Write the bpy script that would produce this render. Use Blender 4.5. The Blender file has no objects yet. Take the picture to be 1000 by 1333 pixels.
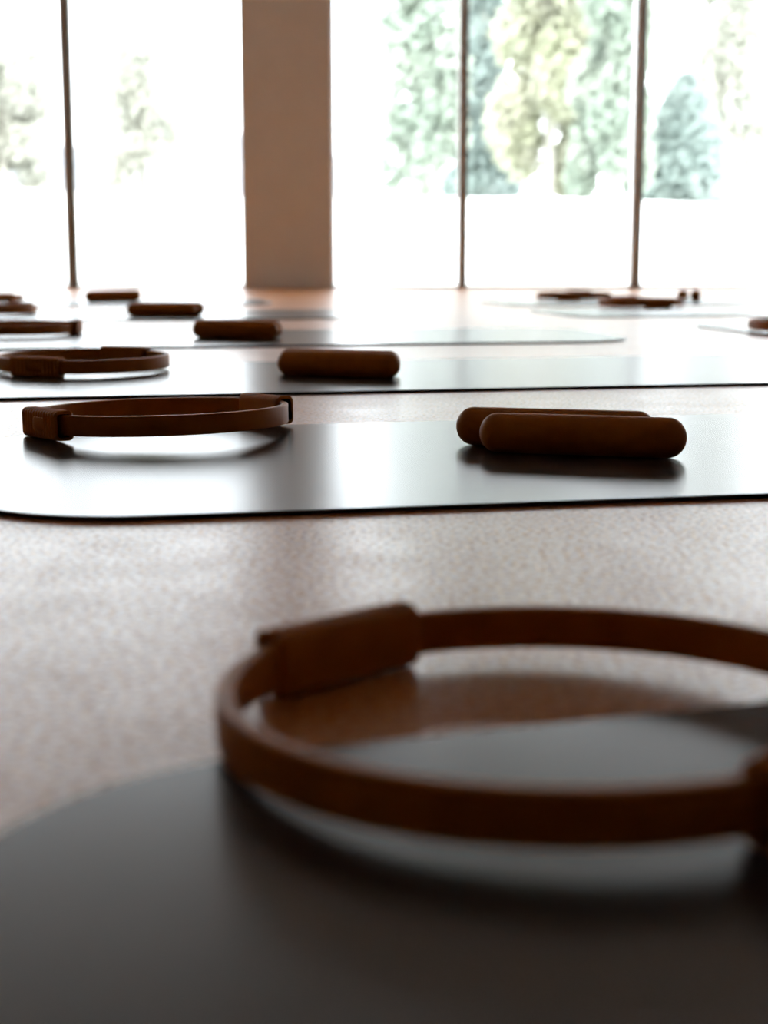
import bpy, bmesh, math, random
from mathutils import Vector, Matrix
random.seed(7)
C = bpy.context.scene.collection
R = math.radians
# ------------------------------------------------------------------ camera
F, CX, CY, YH, H = 2000.0, 500.0, 666.5, 318.0, 0.232   # focal length in pixels, centre, horizon row, lens height
TH = math.atan((CY - YH) / F)
cam_d = bpy.data.cameras.new('camera'); cam = bpy.data.objects.new('camera', cam_d); C.objects.link(cam)
cam.location = (0, 0, H); cam.rotation_euler = (math.pi / 2 - TH, 0, 0)
cam_d.sensor_fit = 'HORIZONTAL'; cam_d.sensor_width = 36.0; cam_d.lens = 36.0 * F / 1000.0
cam_d.clip_start = 0.02; cam_d.clip_end = 400
cam_d.dof.use_dof = True; cam_d.dof.focus_distance = 1.80; cam_d.dof.aperture_fstop = 6.2
bpy.context.scene.camera = cam
# ------------------------------------------------------------------ sky, sun, exposure
w = bpy.data.worlds.new('sky'); bpy.context.scene.world = w; w.use_nodes = True
bg = w.node_tree.nodes['Background']; bg.inputs[0].default_value = (0.90, 0.95, 1.0, 1); bg.inputs[1].default_value = 1.9
sun_d = bpy.data.lights.new('sun_offscreen', 'SUN'); sun_d.energy = 1.6; sun_d.angle = R(15); sun_d.color = (1, .95, .86)
sun = bpy.data.objects.new('sun_offscreen', sun_d); C.objects.link(sun); sun.rotation_euler = (R(42), 0, 0); sun.location = (0, -10, 20)
vs = bpy.context.scene.view_settings
vs.view_transform = 'Standard'; vs.look = 'None'; vs.exposure = 1.95; vs.gamma = 1.0; vs.use_curve_mapping = False

# ------------------------------------------------------------------ helpers
def G(px, py, z=0.0):
    """ground point (height z) seen at photo pixel px, py"""
    u, v = (px - CX) / F, (py - CY) / F
    d = Vector((u, math.cos(TH) - v * math.sin(TH), -math.sin(TH) - v * math.cos(TH)))
    t = (z - H) / d.z
    return Vector((d.x * t, d.y * t, z))
def atY(px, py, Y):
    u, v = (px - CX) / F, (py - CY) / F
    d = Vector((u, math.cos(TH) - v * math.sin(TH), -math.sin(TH) - v * math.cos(TH)))
    t = Y / d.y
    return Vector((d.x * t, Y, H + d.z * t))
def mat(name, col, rough=.5, spec=.5, build=None):
    m = bpy.data.materials.new(name); m.use_nodes = True
    nt = m.node_tree; b = nt.nodes['Principled BSDF']
    b.inputs['Base Color'].default_value = (*col, 1); b.inputs['Roughness'].default_value = rough
    b.inputs['Specular IOR Level'].default_value = spec
    if build: build(nt, b)
    return m
def noise_col(nt, b, scale, c1, c2, lo=.35, hi=.65, detail=3, bump=0, bscale=None, dist=.002, rough=None):
    N, L = nt.nodes, nt.links
    tc = N.new('ShaderNodeTexCoord'); n = N.new('ShaderNodeTexNoise'); n.inputs['Scale'].default_value = scale; n.inputs['Detail'].default_value = detail
    L.new(tc.outputs['Object'], n.inputs['Vector'])
    r = N.new('ShaderNodeValToRGB'); r.color_ramp.elements[0].position = lo; r.color_ramp.elements[1].position = hi
    r.color_ramp.elements[0].color = (*c1, 1); r.color_ramp.elements[1].color = (*c2, 1)
    L.new(n.outputs['Fac'], r.inputs['Fac']); L.new(r.outputs['Color'], b.inputs['Base Color'])
    if bump:
        n2 = N.new('ShaderNodeTexNoise'); n2.inputs['Scale'].default_value = bscale or scale; n2.inputs['Detail'].default_value = 2
        L.new(tc.outputs['Object'], n2.inputs['Vector'])
        bp = N.new('ShaderNodeBump'); bp.inputs['Strength'].default_value = bump; bp.inputs['Distance'].default_value = dist
        L.new(n2.outputs['Fac'], bp.inputs['Height']); L.new(bp.outputs['Normal'], b.inputs['Normal'])
    if rough:
        mr = N.new('ShaderNodeMapRange'); mr.inputs[3].default_value, mr.inputs[4].default_value = rough
        L.new(n.outputs['Fac'], mr.inputs[0]); L.new(mr.outputs[0], b.inputs['Roughness'])
def mesh(name, bm, m, parent=None, smooth=False):
    me = bpy.data.meshes.new(name); bmesh.ops.recalc_face_normals(bm, faces=bm.faces); bm.to_mesh(me); bm.free()
    if smooth:
        for p in me.polygons: p.use_smooth = True
    me.materials.append(m)
    o = bpy.data.objects.new(name, me); C.objects.link(o); o.parent = parent
    return o
def box(bm, x0, x1, y0, y1, z0, z1):
    vs_ = [bm.verts.new(p) for p in ((x0,y0,z0),(x1,y0,z0),(x1,y1,z0),(x0,y1,z0),(x0,y0,z1),(x1,y0,z1),(x1,y1,z1),(x0,y1,z1))]
    for f in ((0,3,2,1),(4,5,6,7),(0,1,5,4),(1,2,6,5),(2,3,7,6),(3,0,4,7)): bm.faces.new([vs_[i] for i in f])
def boxo(name, dims, m, parent=None, bevel=0):
    bm = bmesh.new(); box(bm, *dims)
    if bevel: bmesh.ops.bevel(bm, geom=bm.edges[:], offset=bevel, segments=2, affect='EDGES', profile=.6)
    return mesh(name, bm, m, parent)
def empty(name, loc=(0,0,0), rot=(0,0,0), parent=None):
    o = bpy.data.objects.new(name, None); C.objects.link(o); o.location = loc; o.rotation_euler = rot; o.parent = parent
    o.empty_display_size = .1
    return o
def tag(o, label=None, cat=None, group=None, kind=None):
    for k, v in (('label', label), ('category', cat), ('group', group), ('kind', kind)):
        if v: o[k] = v
    return o
def loft(bm, rings, close=True, cap0=False, cap1=False):
    vr = [[bm.verts.new(p) for p in r] for r in rings]
    n = len(vr[0])
    for a, b in zip(vr, vr[1:]):
        for i in range(n if close else n - 1):
            j = (i + 1) % n
            bm.faces.new((a[i], a[j], b[j], b[i]))
    if cap0: bm.faces.new(list(reversed(vr[0])))
    if cap1: bm.faces.new(vr[-1])
    return vr

# ------------------------------------------------------------------ materials
def floor_nodes(nt, b):
    noise_col(nt, b, 210, (.38, .109, .008), (.65, .265, .07), .40, .60, 4, bump=.4, bscale=230, dist=.0012)
    N, L = nt.nodes, nt.links
    tc = N.new('ShaderNodeTexCoord'); n = N.new('ShaderNodeTexNoise'); n.inputs['Scale'].default_value = 14; n.inputs['Detail'].default_value = 5
    L.new(tc.outputs['Object'], n.inputs['Vector'])
    mr = N.new('ShaderNodeMapRange'); mr.inputs[3].default_value = .24; mr.inputs[4].default_value = .40
    L.new(n.outputs['Fac'], mr.inputs[0]); L.new(mr.outputs[0], b.inputs['Roughness'])
    b.inputs['Coat Weight'].default_value = .12; b.inputs['Coat Roughness'].default_value = .28; b.inputs['Coat IOR'].default_value = 1.4
    n3 = N.new('ShaderNodeTexNoise'); n3.inputs['Scale'].default_value = 170; n3.inputs['Detail'].default_value = 3     # glossy and matt chips
    L.new(tc.outputs['Object'], n3.inputs['Vector'])
    m3 = N.new('ShaderNodeMapRange'); m3.inputs[1].default_value = .42; m3.inputs[2].default_value = .58; m3.inputs[3].default_value = .06; m3.inputs[4].default_value = .85
    L.new(n3.outputs['Fac'], m3.inputs[0]); L.new(m3.outputs[0], b.inputs['Specular IOR Level'])
M_floor = mat('terracotta_speckled_floor', (.4, .15, .05), .4, .5, floor_nodes)
M_mat = mat('charcoal_rubber_mat', (.022, .019, .018), .26, .34, lambda nt, b: noise_col(nt, b, 60, (.020, .015, .012), (.032, .024, .020)))
M_sil = mat('rust_silicone', (.30, .085, .018), .55, .14, lambda nt, b: noise_col(nt, b, 40, (.37, .100, .004), (.43, .122, .006), bump=.05, bscale=1500, dist=.0002))
M_band = mat('rust_band', (.28, .08, .018), .52, .14, lambda nt, b: noise_col(nt, b, 35, (.35, .094, .004), (.41, .115, .006)))
M_dark = mat('black_liner', (.006, .005, .005), .7, .2)
M_col = mat('cream_plaster', (.80, .74, .67), .8, .2, lambda nt, b: noise_col(nt, b, 6, (.80, .765, .72), (.83, .795, .75), bump=.05, bscale=120, dist=.001))
M_wall = mat('warm_white_plaster', (.62, .56, .5), .85, .2, lambda nt, b: noise_col(nt, b, 5, (.74, .71, .66), (.78, .75, .70)))
M_back = mat('taupe_wall', (.10, .06, .045), .8, .2, lambda nt, b: noise_col(nt, b, 5, (.20, .17, .15), (.23, .20, .18)))
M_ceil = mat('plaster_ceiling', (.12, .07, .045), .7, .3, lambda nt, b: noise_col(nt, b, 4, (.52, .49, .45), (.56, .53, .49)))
M_frame = mat('white_frame', (.88, .88, .86), .5, .4, lambda nt, b: noise_col(nt, b, 8, (.92, .93, .93), (.94, .95, .95)))
M_mull = mat('grey_mullion', (.33, .31, .27), .5, .4, lambda nt, b: noise_col(nt, b, 8, (.20, .20, .165), (.24, .235, .20)))
M_paving = mat('pale_gravel', (.8, .79, .77), .9, .2, lambda nt, b: noise_col(nt, b, 3, (.76, .75, .73), (.83, .82, .8)))
M_bark = mat('bark', (.2, .15, .11), .9, .2, lambda nt, b: noise_col(nt, b, 9, (.34, .33, .29), (.42, .41, .36)))
def glass_mat():
    m = bpy.data.materials.new('window_glass'); m.use_nodes = True; nt = m.node_tree
    nt.nodes.remove(nt.nodes['Principled BSDF']); out = nt.nodes['Material Output']
    t = nt.nodes.new('ShaderNodeBsdfTransparent'); t.inputs[0].default_value = (.985, .995, .99, 1)
    g = nt.nodes.new('ShaderNodeBsdfGlossy'); g.inputs['Roughness'].default_value = .02
    fr = nt.nodes.new('ShaderNodeFresnel'); fr.inputs[0].default_value = 1.25
    mx = nt.nodes.new('ShaderNodeMixShader')
    for a, b in ((fr.outputs[0], mx.inputs[0]), (t.outputs[0], mx.inputs[1]), (g.outputs[0], mx.inputs[2]), (mx.outputs[0], out.inputs[0])): nt.links.new(a, b)
    return m
M_glass = glass_mat()
def leaf_mat(name, c1, c2, tr=.5):
    m = bpy.data.materials.new(name); m.use_nodes = True; nt = m.node_tree; N, L = nt.nodes, nt.links
    b = N['Principled BSDF']; b.inputs['Roughness'].default_value = .6; b.inputs['Specular IOR Level'].default_value = .2
    noise_col(nt, b, .9, c1, c2, .4, .6, 4)
    t = N.new('ShaderNodeBsdfTranslucent'); L.new(b.inputs['Base Color'].links[0].from_socket, t.inputs[0])
    mx = N.new('ShaderNodeMixShader'); mx.inputs[0].default_value = tr
    L.new(b.outputs[0], mx.inputs[1]); L.new(t.outputs[0], mx.inputs[2]); L.new(mx.outputs[0], N['Material Output'].inputs[0])
    return m

# ------------------------------------------------------------------ the room
YW = G(500, 375).y                      # inner face of the window wall
XL, XR, YB, ZC = -5.2, 5.6, -5.5, 2.9
ZH = 2.15                               # head of the front windows, a bulkhead above it
tag(boxo('floor', (XL, XR, YB, YW + .22, -.15, 0), M_floor), kind='structure')
tag(boxo('ceiling', (XL - .2, XR + .2, YB - .2, YW + .25, ZC, ZC + .25), M_ceil), kind='structure')
tag(boxo('wall_back', (XL - .2, XR + .2, YB - .2, YB, -.15, ZC), M_back), kind='structure')
tag(boxo('wall_left', (XL - .2, XL, YB, YW + .25, -.15, ZC), M_wall), kind='structure')
tag(boxo('wall_right', (XR, XR + .2, YB, YW + .25, -.15, ZC), M_wall), kind='structure')
tag(boxo('wall_front', (XL, XR, YW, YW + .25, ZH, ZC), M_ceil), kind='structure')
def xw(px): return atY(px, 320, YW).x
cl, cr = xw(318), xw(432)
tag(boxo('column', (cl, cr, YW - .02, YW + .24, 0, ZC), M_col, bevel=.004), kind='structure')
# window bays: mullions at these photo columns, carried on to both side walls at the same pitch
pitch = xw(831) - xw(604)
left = [cl, xw(91)]
while left[-1] - pitch > XL + .3: left.append(left[-1] - pitch)
left.append(XL)
right = [cr, xw(604), xw(831)]
while right[-1] + pitch < XR - .3: right.append(right[-1] + pitch)
right.append(XR)
nwin = 0
bays = [(b, a) for a, b in zip(left, left[1:])][::-1] + list(zip(right, right[1:]))
for i, (a, b) in enumerate(bays):
    e = tag(empty('window_%d' % (i + 1), (0, YW + .05, 0)), kind='structure')
    nwin = i + 1
    bm = bmesh.new()
    box(bm, a, b, 0, .10, 0, .014); box(bm, a, b, 0, .10, ZH - .07, ZH)
    jl = .014 if abs(a - cr) > 1e-6 and a != XL else .012          # jamb left of the pane
    jr = .012 if abs(b - cl) < 1e-6 else .03
    box(bm, a, a + .012, 0, .10, .014, ZH - .07); box(bm, b - jr, b, 0, .10, .014, ZH - .07)
    mesh('frame', bm, M_frame, e)
    boxo('pane', (a + .012, b - jr, .014, .055, .014, ZH - .07), M_glass, e)
    if b != XR and abs(b - cl) > 1e-6:
        boxo('mullion', (b - .004, b + (.036 if b < 0 else .018), -.05, 0, 0, ZH), M_mull, e, bevel=.004)

# ------------------------------------------------------------------ outside
def crest(x): return 1.02 - .022 * x + .05 * math.sin(x * .5)
bm = bmesh.new(); xs = [-60 + i * 3 for i in range(41)]
prof = [(YW + .22, 0), (YW + 4, 0), (YW + 8, .08), (20, .45), (23, .75), (26, 1.0), (30, 1.0), (60, 1.0), (120, 1.0)]
loft(bm, [[(x, y, -.02 + t * (crest(x) if y < 40 else crest(0))) for x in xs] for y, t in prof], close=False)
go = tag(mesh('ground', bm, M_paving, smooth=True), kind='structure')
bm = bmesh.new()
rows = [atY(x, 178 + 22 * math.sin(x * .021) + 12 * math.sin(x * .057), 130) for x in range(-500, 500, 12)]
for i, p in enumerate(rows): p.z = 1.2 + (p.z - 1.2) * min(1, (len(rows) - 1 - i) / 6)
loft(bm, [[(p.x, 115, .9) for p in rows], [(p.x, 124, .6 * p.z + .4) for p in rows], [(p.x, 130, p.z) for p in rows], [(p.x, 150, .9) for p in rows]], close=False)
tag(mesh('hill', bm, mat('haze_tinted_hill', (.16, .165, .18), .9, .1, lambda nt, b: noise_col(nt, b, .25, (.19, .20, .22), (.22, .225, .24))), smooth=True), kind='structure')  # bluish distance haze is painted into the hill's base colour

def leaf_cloud(bm, centres, n, size):
    tot = sum((r[0] * r[2]) for _, r in centres)
    for c, r in centres:
        for _ in range(int(1.9 * n * r[0] * r[2] / tot)):
            d = Vector((random.gauss(0, 1), random.gauss(0, 1), random.gauss(0, 1))).normalized()
            q = random.uniform(.55, 1.05)
            p = Vector((c[0] + d.x * r[0] * q, c[1] + d.y * r[1] * q, c[2] + d.z * r[2] * q))
            s = size * random.uniform(.6, 1.3)
            a = Vector((random.gauss(0, 1), random.gauss(0, 1), random.gauss(0, 1))).normalized()
            b_ = a.orthogonal().normalized(); 
            cc = a.cross(b_) * .5
            bm.faces.new([bm.verts.new(p + k) for k in (b_ * s, cc * s, -b_ * s, -cc * s)])
def trunk(bm, base, top, r0, r1):
    ax = (top - base); n = 6; rings = []
    for k in range(n):
        t = k / (n - 1); c = base + ax * t + Vector((math.sin(t * 5) * .05, 0, 0)); rr = r0 + (r1 - r0) * t
        rings.append([(c.x + rr * math.cos(i * math.pi / 4), c.y + rr * math.sin(i * math.pi / 4), c.z) for i in range(8)])
    loft(bm, rings, cap0=True, cap1=True)
def tree(name, label, px0, px1, ytop, Y, m, n=2600, size=.12, shape='round', blobs=16):
    a, b = atY(px0, 300, Y), atY(px1, 300, Y)
    cx, wd = (a.x + b.x) / 2, (b.x - a.x) / 2
    zt = atY(500, ytop, Y).z; zb = crest(cx) - .1; hgt = zt - zb
    e = tag(empty(name, (cx, Y, zb)), label, 'tree', 'trees beyond the window wall')
    tb = bmesh.new(); trunk(tb, Vector((0, 0, -.1)), Vector((0, 0, hgt * .75)), .05 + hgt * .016, .03)
    for k in range(5):
        an = k * 2.4; z0 = hgt * (.25 + .09 * k)
        trunk(tb, Vector((0, 0, z0)), Vector((math.cos(an) * wd * .5, math.sin(an) * wd * .5, z0 + hgt * .16)), .035, .015)
    mesh('trunk', tb, M_bark, e, True)
    cs = []
    if shape == 'round':
        for k in range(blobs):
            t = (k + .5) / blobs; z = hgt * (.10 + .82 * t)
            rad = wd * (.55 + .5 * math.sin(math.pi * min(1, t * 1.02))) * random.uniform(.75, 1.0)
            an = random.uniform(0, 6.28); of = max(0, wd - rad * .62)
            cs.append(((math.cos(an) * of, math.sin(an) * of, z), (rad * .62, rad * .62, hgt * .13)))
        cs.append(((0, 0, hgt * .88), (wd * .4, wd * .4, hgt * .12)))
    elif shape == 'dome':
        for k in range(12):
            t = k / 11; rad = wd * math.sqrt(max(.03, 1 - (t * .97) ** 2.2))
            cs.append(((0, 0, hgt * (.06 + .86 * t)), (rad, rad, hgt * .09)))
    else:                                   # column / conifer
        for k in range(14):
            t = k / 13; rad = wd * (1 - .8 * t) * random.uniform(.8, 1.1)
            cs.append(((random.uniform(-.15, .15) * wd, 0, hgt * (.08 + .86 * t)), (rad, rad, hgt * .07)))
    lb = bmesh.new(); leaf_cloud(lb, cs, n, size); tag(mesh('foliage', lb, m, e), kind='stuff')
    return e
L_yel = leaf_mat('leaf_yellow_green', (0.47, 0.49, 0.37), (0.52, 0.52, 0.43))
L_grn = leaf_mat('leaf_green', (0.36, 0.42, 0.36), (0.43, 0.47, 0.41))
L_blu = leaf_mat('leaf_blue_green', (0.33, 0.40, 0.38), (0.37, 0.43, 0.41))
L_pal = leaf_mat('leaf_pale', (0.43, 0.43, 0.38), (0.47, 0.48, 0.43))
tree('deciduous_tree', 'tall yellow green leafy tree between two blue green trees outside', 630, 790, -120, 30.3, L_yel, 5200)
tree('deciduous_tree', 'mid green leafy tree beside the dome shaped shrub tree outside', 735, 850, -60, 27.3, L_grn, 3600)
tree('conifer_tree', 'tall narrow blue green conifer just behind the mullion outside', 575, 680, -160, 33.3, L_blu, 3600, shape='cone')
tree('deciduous_tree', 'loose pale green tree nearest the cream column outside', 490, 612, -80, 27.6, L_grn, 2600)
tree('dome_tree', 'rounded dome shaped grey green tree standing alone on the bank', 835, 940, 95, 30.2, L_blu, 3600, shape='dome')
tree('deciduous_tree', 'faint yellow tree rising high behind the dome shaped tree', 850, 1010, -120, 36, L_pal, 3200)
tree('deciduous_tree', 'faint pale tree beyond the glass left of the grey mullion', -60, 70, 60, 34, L_pal, 3000)
tree('deciduous_tree', 'faint pale tree beyond the pane between mullion and column', 120, 250, 40, 40, L_pal, 2600)

# ------------------------------------------------------------------ mats
MT = .005
def make_mat_mesh(L, W, rc):
    def outline(ins, z):
        pts = []
        for sx, sy, a0 in ((1, 1, 0), (-1, 1, 90), (-1, -1, 180), (1, -1, 270)):
            for k in range(17):
                a = R(a0 + k * 90 / 16)
                pts.append((sx * (L / 2 - rc) + (rc - ins) * math.cos(a), sy * (W / 2 - rc) + (rc - ins) * math.sin(a), z))
        return pts
    bm = bmesh.new()
    loft(bm, [outline(.0008, 0), outline(0, .0008), outline(0, MT - .0009), outline(.0003, MT - .0003), outline(.0009, MT)], cap0=True, cap1=True)
    return bm
ML, MW, MR_ = 1.83, .64, .165
mat_proto = None
def put_mat(near, ang, leftx, label, far=False):
    """near: a point on the mat's long edge (near edge, or far edge if far); leftx: x of the short end at that edge"""
    global mat_proto
    u = Vector((math.cos(ang), math.sin(ang), 0)); v = Vector((-u.y, u.x, 0))
    p0 = near + u * ((leftx - near.x) / u.x)
    c = p0 + u * (ML / 2) + v * (-MW / 2 if far else MW / 2); c.z = 0
    if mat_proto is None: o = mat_proto = mesh('exercise_mat', make_mat_mesh(ML, MW, MR_), M_mat)
    else: o = mat_proto.copy(); C.objects.link(o)
    o.location = c; o.rotation_euler = (0, 0, ang)
    return tag(o, label, 'exercise mat', 'dark exercise mats laid out in rows')
PHI = R(12.5)
put_mat(G(700, 943, MT), R(18), -.205, 'dark mat half under the ring that also rests on the bare floor', far=True)
put_mat(G(500, 660, MT), R(12), -.365, 'dark mat under the ribbed ring and the pair of offset bars')
put_mat(G(500, 512, 0), R(12), -.85, 'dark mat behind the one with the ribbed ring, next nearer the windows')
m3 = G(810, 446, 0); put_mat(m3, R(11.5), m3.x + .06 - ML * math.cos(R(11.5)), 'dark mat carrying a bar pair and the ring with a black pad end')
put_mat(G(200, 418, 0), PHI, -1.75, 'dark mat second from the windows in the row left of the column')
put_mat(G(150, 399, 0), PHI, -2.2, 'dark mat closest to the windows in the row left of the column')
put_mat(G(985, 440, 0), PHI, 1.0, 'dark mat opposite, with a ring on its near end')
put_mat(G(870, 413, 0), PHI, .62, 'dark mat opposite, with a brown ring before the end-on bars')
put_mat(G(870, 398, 0), PHI, .50, 'dark mat closest to the windows, with ring and end-on bars')

# ------------------------------------------------------------------ bars (rounded hand weights)
BL, BD = .226, .044
def bar_mesh():
    bm = bmesh.new(); r = BD / 2; n = 40; rings = []; re = r * .92
    full = [(x, max(q, .0006)) for x, q in [(-BL / 2 + re * (1 - math.sin(math.pi / 2 * k / 10)), r * math.cos(math.pi / 2 * k / 10)) for k in range(10, -1, -1)]]
    full += [(-x, q) for x, q in full[::-1]]
    for x, q in full: rings.append([(x, q * math.cos(2 * math.pi * i / n), r + q * math.sin(2 * math.pi * i / n)) for i in range(n)])
    loft(bm, rings, cap0=True, cap1=True)
    return bm
bar_proto = None
def put_bar(p, ang, label, z=MT):
    global bar_proto
    if bar_proto is None: o = bar_proto = mesh('hand_weight', bar_mesh(), M_sil, smooth=True)
    else: o = bar_proto.copy(); C.objects.link(o)
    o.location = (p.x, p.y, z); o.rotation_euler = (0, 0, ang)
    return tag(o, label, 'weight', 'rounded hand weights lying in pairs on the mats')
def bar_pair(pl, pr, off, labels):
    """pl, pr: contact points (photo pixels) below the two ends of the front bar; off: shift of the rear bar along / behind"""
    a, b = G(*pl, MT), G(*pr, MT); d = (b - a).normalized(); n = Vector((-d.y, d.x, 0)); ang = math.atan2(d.y, d.x); c = (a + b) / 2
    put_bar(c, ang, labels[0]); put_bar(c + d * off[0] + n * off[1], ang + R(off[2]), labels[1])
bar_pair((628, 588), (890, 597), (-.038, .056, 1), ('front rust brown bar of the offset pair beside the ribbed ring', 'rear rust brown bar of the offset pair beside the ribbed ring'))
bar_pair((360, 488), (523, 493), (-.018, .050, 2), ('front rust bar on the mat behind the ribbed ring', 'rust bar almost hidden by the front one on the mat behind the ribbed ring'))
bar_pair((257, 440), (357, 442), (-.012, .05, 0), ('front rust bar on the mat of the ring with the black pad end', 'rear bar almost hidden behind its twin on the mat of the black ended ring'))
bar_pair((171, 412), (251, 412), (.016, .055, 0), ('front bar on the mat second from the windows left of the column', 'rear bar peeking past its twin on the mat second from the windows'))
bar_pair((115, 393), (178, 392), (.02, .055, 0), ('front bar on the mat closest to the windows left of the column', 'rear bar peeking past its twin closest to the windows'))
e1, e2 = G(889, 391, MT), G(902, 391, MT)
put_bar(e1, R(78), 'end-on bar lying closer to the dark ring near the windows'); put_bar(e2 + Vector((.012, 0, 0)), R(78), 'end-on bar lying farther from the dark ring near the windows')

# ------------------------------------------------------------------ rings
RR, BH, BT = .152, .0235, .0085          # centre radius, band height, band thickness
PL, PH, PT = .098, .035, .024            # pad length, height, thickness
def band_mesh():
    bm = bmesh.new(); n = 160; prof = []; c = .0018
    for sx, sz in ((1, 1), (-1, 1), (-1, -1), (1, -1)):
        for k in range(4):
            a0 = {(1, 1): 0, (-1, 1): 90, (-1, -1): 180, (1, -1): 270}[(sx, sz)] + k * 30
            prof.append((sx * (BT / 2 - c) + c * math.cos(R(a0)), sz * (BH / 2 - c) + c * math.sin(R(a0))))
    rings = [[((RR + x) * math.cos(2 * math.pi * i / n), (RR + x) * math.sin(2 * math.pi * i / n), PH / 2 + z) for x, z in prof] for i in range(n)]
    rings.append(rings[0]); loft(bm, rings); bmesh.ops.remove_doubles(bm, verts=bm.verts, dist=1e-6)
    return bm
def rrect(w, h, c, k=5):
    pts = []
    for sx, sz, a0 in ((1, 1, 0), (-1, 1, 90), (-1, -1, 180), (1, -1, 270)):
        for q in range(k):
            a = R(a0 + q * 90 / (k - 1)); pts.append((sx * (w / 2 - c) + c * math.cos(a), sz * (h / 2 - c) + c * math.sin(a)))
    return pts
def pad_mesh():
    """sleeve around the band: ribbed on outer face, top and bottom; local x = outward, y = along the band"""
    bm = bmesh.new(); ribs = 11; sub = 8; y0, y1 = -PL / 2 + .007, PL / 2 - .007; rings = []
    # profile with extra points on outer face so that the ribs can stop at the smooth plate
    prof = rrect(PT, PH, .0065, 6)
    def ring(y, g, shrink=0):
        out = []
        for x, z in prof:
            wgt = 1.0 if x > -PT / 2 + .004 else 0.0
            dep = g * wgt
            l = math.hypot(x, z) or 1
            nx = max(-1, min(1, x / (PT / 2))); nz = max(-1, min(1, z / (PH / 2)))
            out.append((x - dep * (nx if abs(nx) > .98 else nx * .4) - shrink * nx, y, PH / 2 + z - dep * (nz if abs(nz) > .98 else nz * .4) - shrink * nz))
        return out
    rings.append(ring(-PL / 2, 0, .0012)); rings.append(ring(-PL / 2 + .0012, 0))
    for k in range(ribs * sub + 1):
        t = k / (ribs * sub); g = .0026 * (1 - abs(math.sin(math.pi * t * ribs)) ** .55)
        rings.append(ring(y0 + (y1 - y0) * t, g))
    rings.append(ring(PL / 2 - .0012, 0)); rings.append(ring(PL / 2, 0, .0012))
    loft(bm, rings)
    inner = rrect(PT - .007, PH - .008, .004, 6)
    for s in (-1, 1):                       # rim and the hollow end
        o_ = [bm.verts.new(p) for p in (rings[0] if s < 0 else rings[-1])]
        i1 = [bm.verts.new((x, s * PL / 2, PH / 2 + z)) for x, z in inner]
        i2 = [bm.verts.new((x, s * (PL / 2 - .016), PH / 2 + z)) for x, z in inner]
        n = len(inner)
        for i in range(n):
            j = (i + 1) % n
            bm.faces.new((o_[i], o_[j], i1[j], i1[i])); bm.faces.new((i1[i], i1[j], i2[j], i2[i]))
    bmesh.ops.remove_doubles(bm, verts=bm.verts, dist=1e-6)
    return bm
def liner_mesh(s):
    bm = bmesh.new(); pr = rrect(PT - .0072, PH - .0082, .004, 6)
    if 1:
        loft(bm, [[(x, s * (PL / 2 - d), PH / 2 + z) for x, z in pr] for d in (.0012, .017)], cap1=True)
    return bm
def plate_mesh():
    bm = bmesh.new(); pr = rrect(.030, .0165, .004, 6)
    loft(bm, [[(PT / 2 - .002, y, PH / 2 + z) for y, z in pr], [(PT / 2 - .0001, y, PH / 2 + z) for y, z in pr], [(PT / 2 + .0003, y * .96, PH / 2 + z * .93) for y, z in pr]], cap0=True, cap1=True)
    return bm
def auto_smooth(o, ang=35):
    for p in o.data.polygons: p.use_smooth = True
    try: o.data.set_sharp_from_angle(angle=R(ang))
    except Exception: pass
    return o
ring_proto = None
def put_ring(c, ang, label, tilt=0.0, z=MT, roll=0.0):
    """ang: direction of the line through both pads"""
    global ring_proto
    if ring_proto is None:
        e = ring_proto = empty('pilates_ring')
        auto_smooth(mesh('band', band_mesh(), M_band, e))
        for s in (0, 1):
            p = auto_smooth(mesh('pad', pad_mesh(), M_sil, e), 50); p.location = ((RR - .003) * (1 if s == 0 else -1), 0, 0); p.rotation_euler = (0, 0, math.pi * s)
            for q in (-1, 1):
                ln = mesh('pad_liner', liner_mesh(q), M_dark, p); ln['label'] = 'black hollow inside the pad end'
            auto_smooth(mesh('pad_plate', plate_mesh(), M_sil, p))
    else:
        e = ring_proto.copy(); C.objects.link(e)
        for ch in ring_proto.children:
            k = ch.copy(); C.objects.link(k); k.parent = e
            for g in ch.children:
                q = g.copy(); C.objects.link(q); q.parent = k
    e.location = (c.x, c.y, z); e.rotation_euler = (roll, -tilt, ang)
    return tag(e, label, 'exercise ring', 'rust coloured pilates rings')
gp = lambda x, y: G(x, y, MT)
put_ring(Vector((.078, .694, 0)), R(-47), 'big out of focus ring resting half on bare floor, half on mat', tilt=MT / .3, z=MT / 2 + .0004)
put_ring(gp(211, 561), R(35), 'rust ring with ribbed pads lying left of the offset bar pair', roll=R(-2.0), z=MT + .0017)
put_ring(gp(109, 482), R(69), 'rust ring with pads toward and away from the windows')
put_ring(gp(22, 435), R(4), 'ring whose pad shows its black open end')
put_ring(gp(-14, 409), R(60), 'ring on the mat second from the windows left of the column')
put_ring(gp(-22, 394), R(75), 'ring on the mat closest to the windows left of the column')
put_ring(gp(834, 399), R(105), 'brown ring on the mat before the end-on bars')
put_ring(gp(747, 390), R(75), 'dark ring near the windows on the same mat as the end-on bars')
put_ring(gp(1052, 431), R(90), 'ring at the near end of the mat opposite')
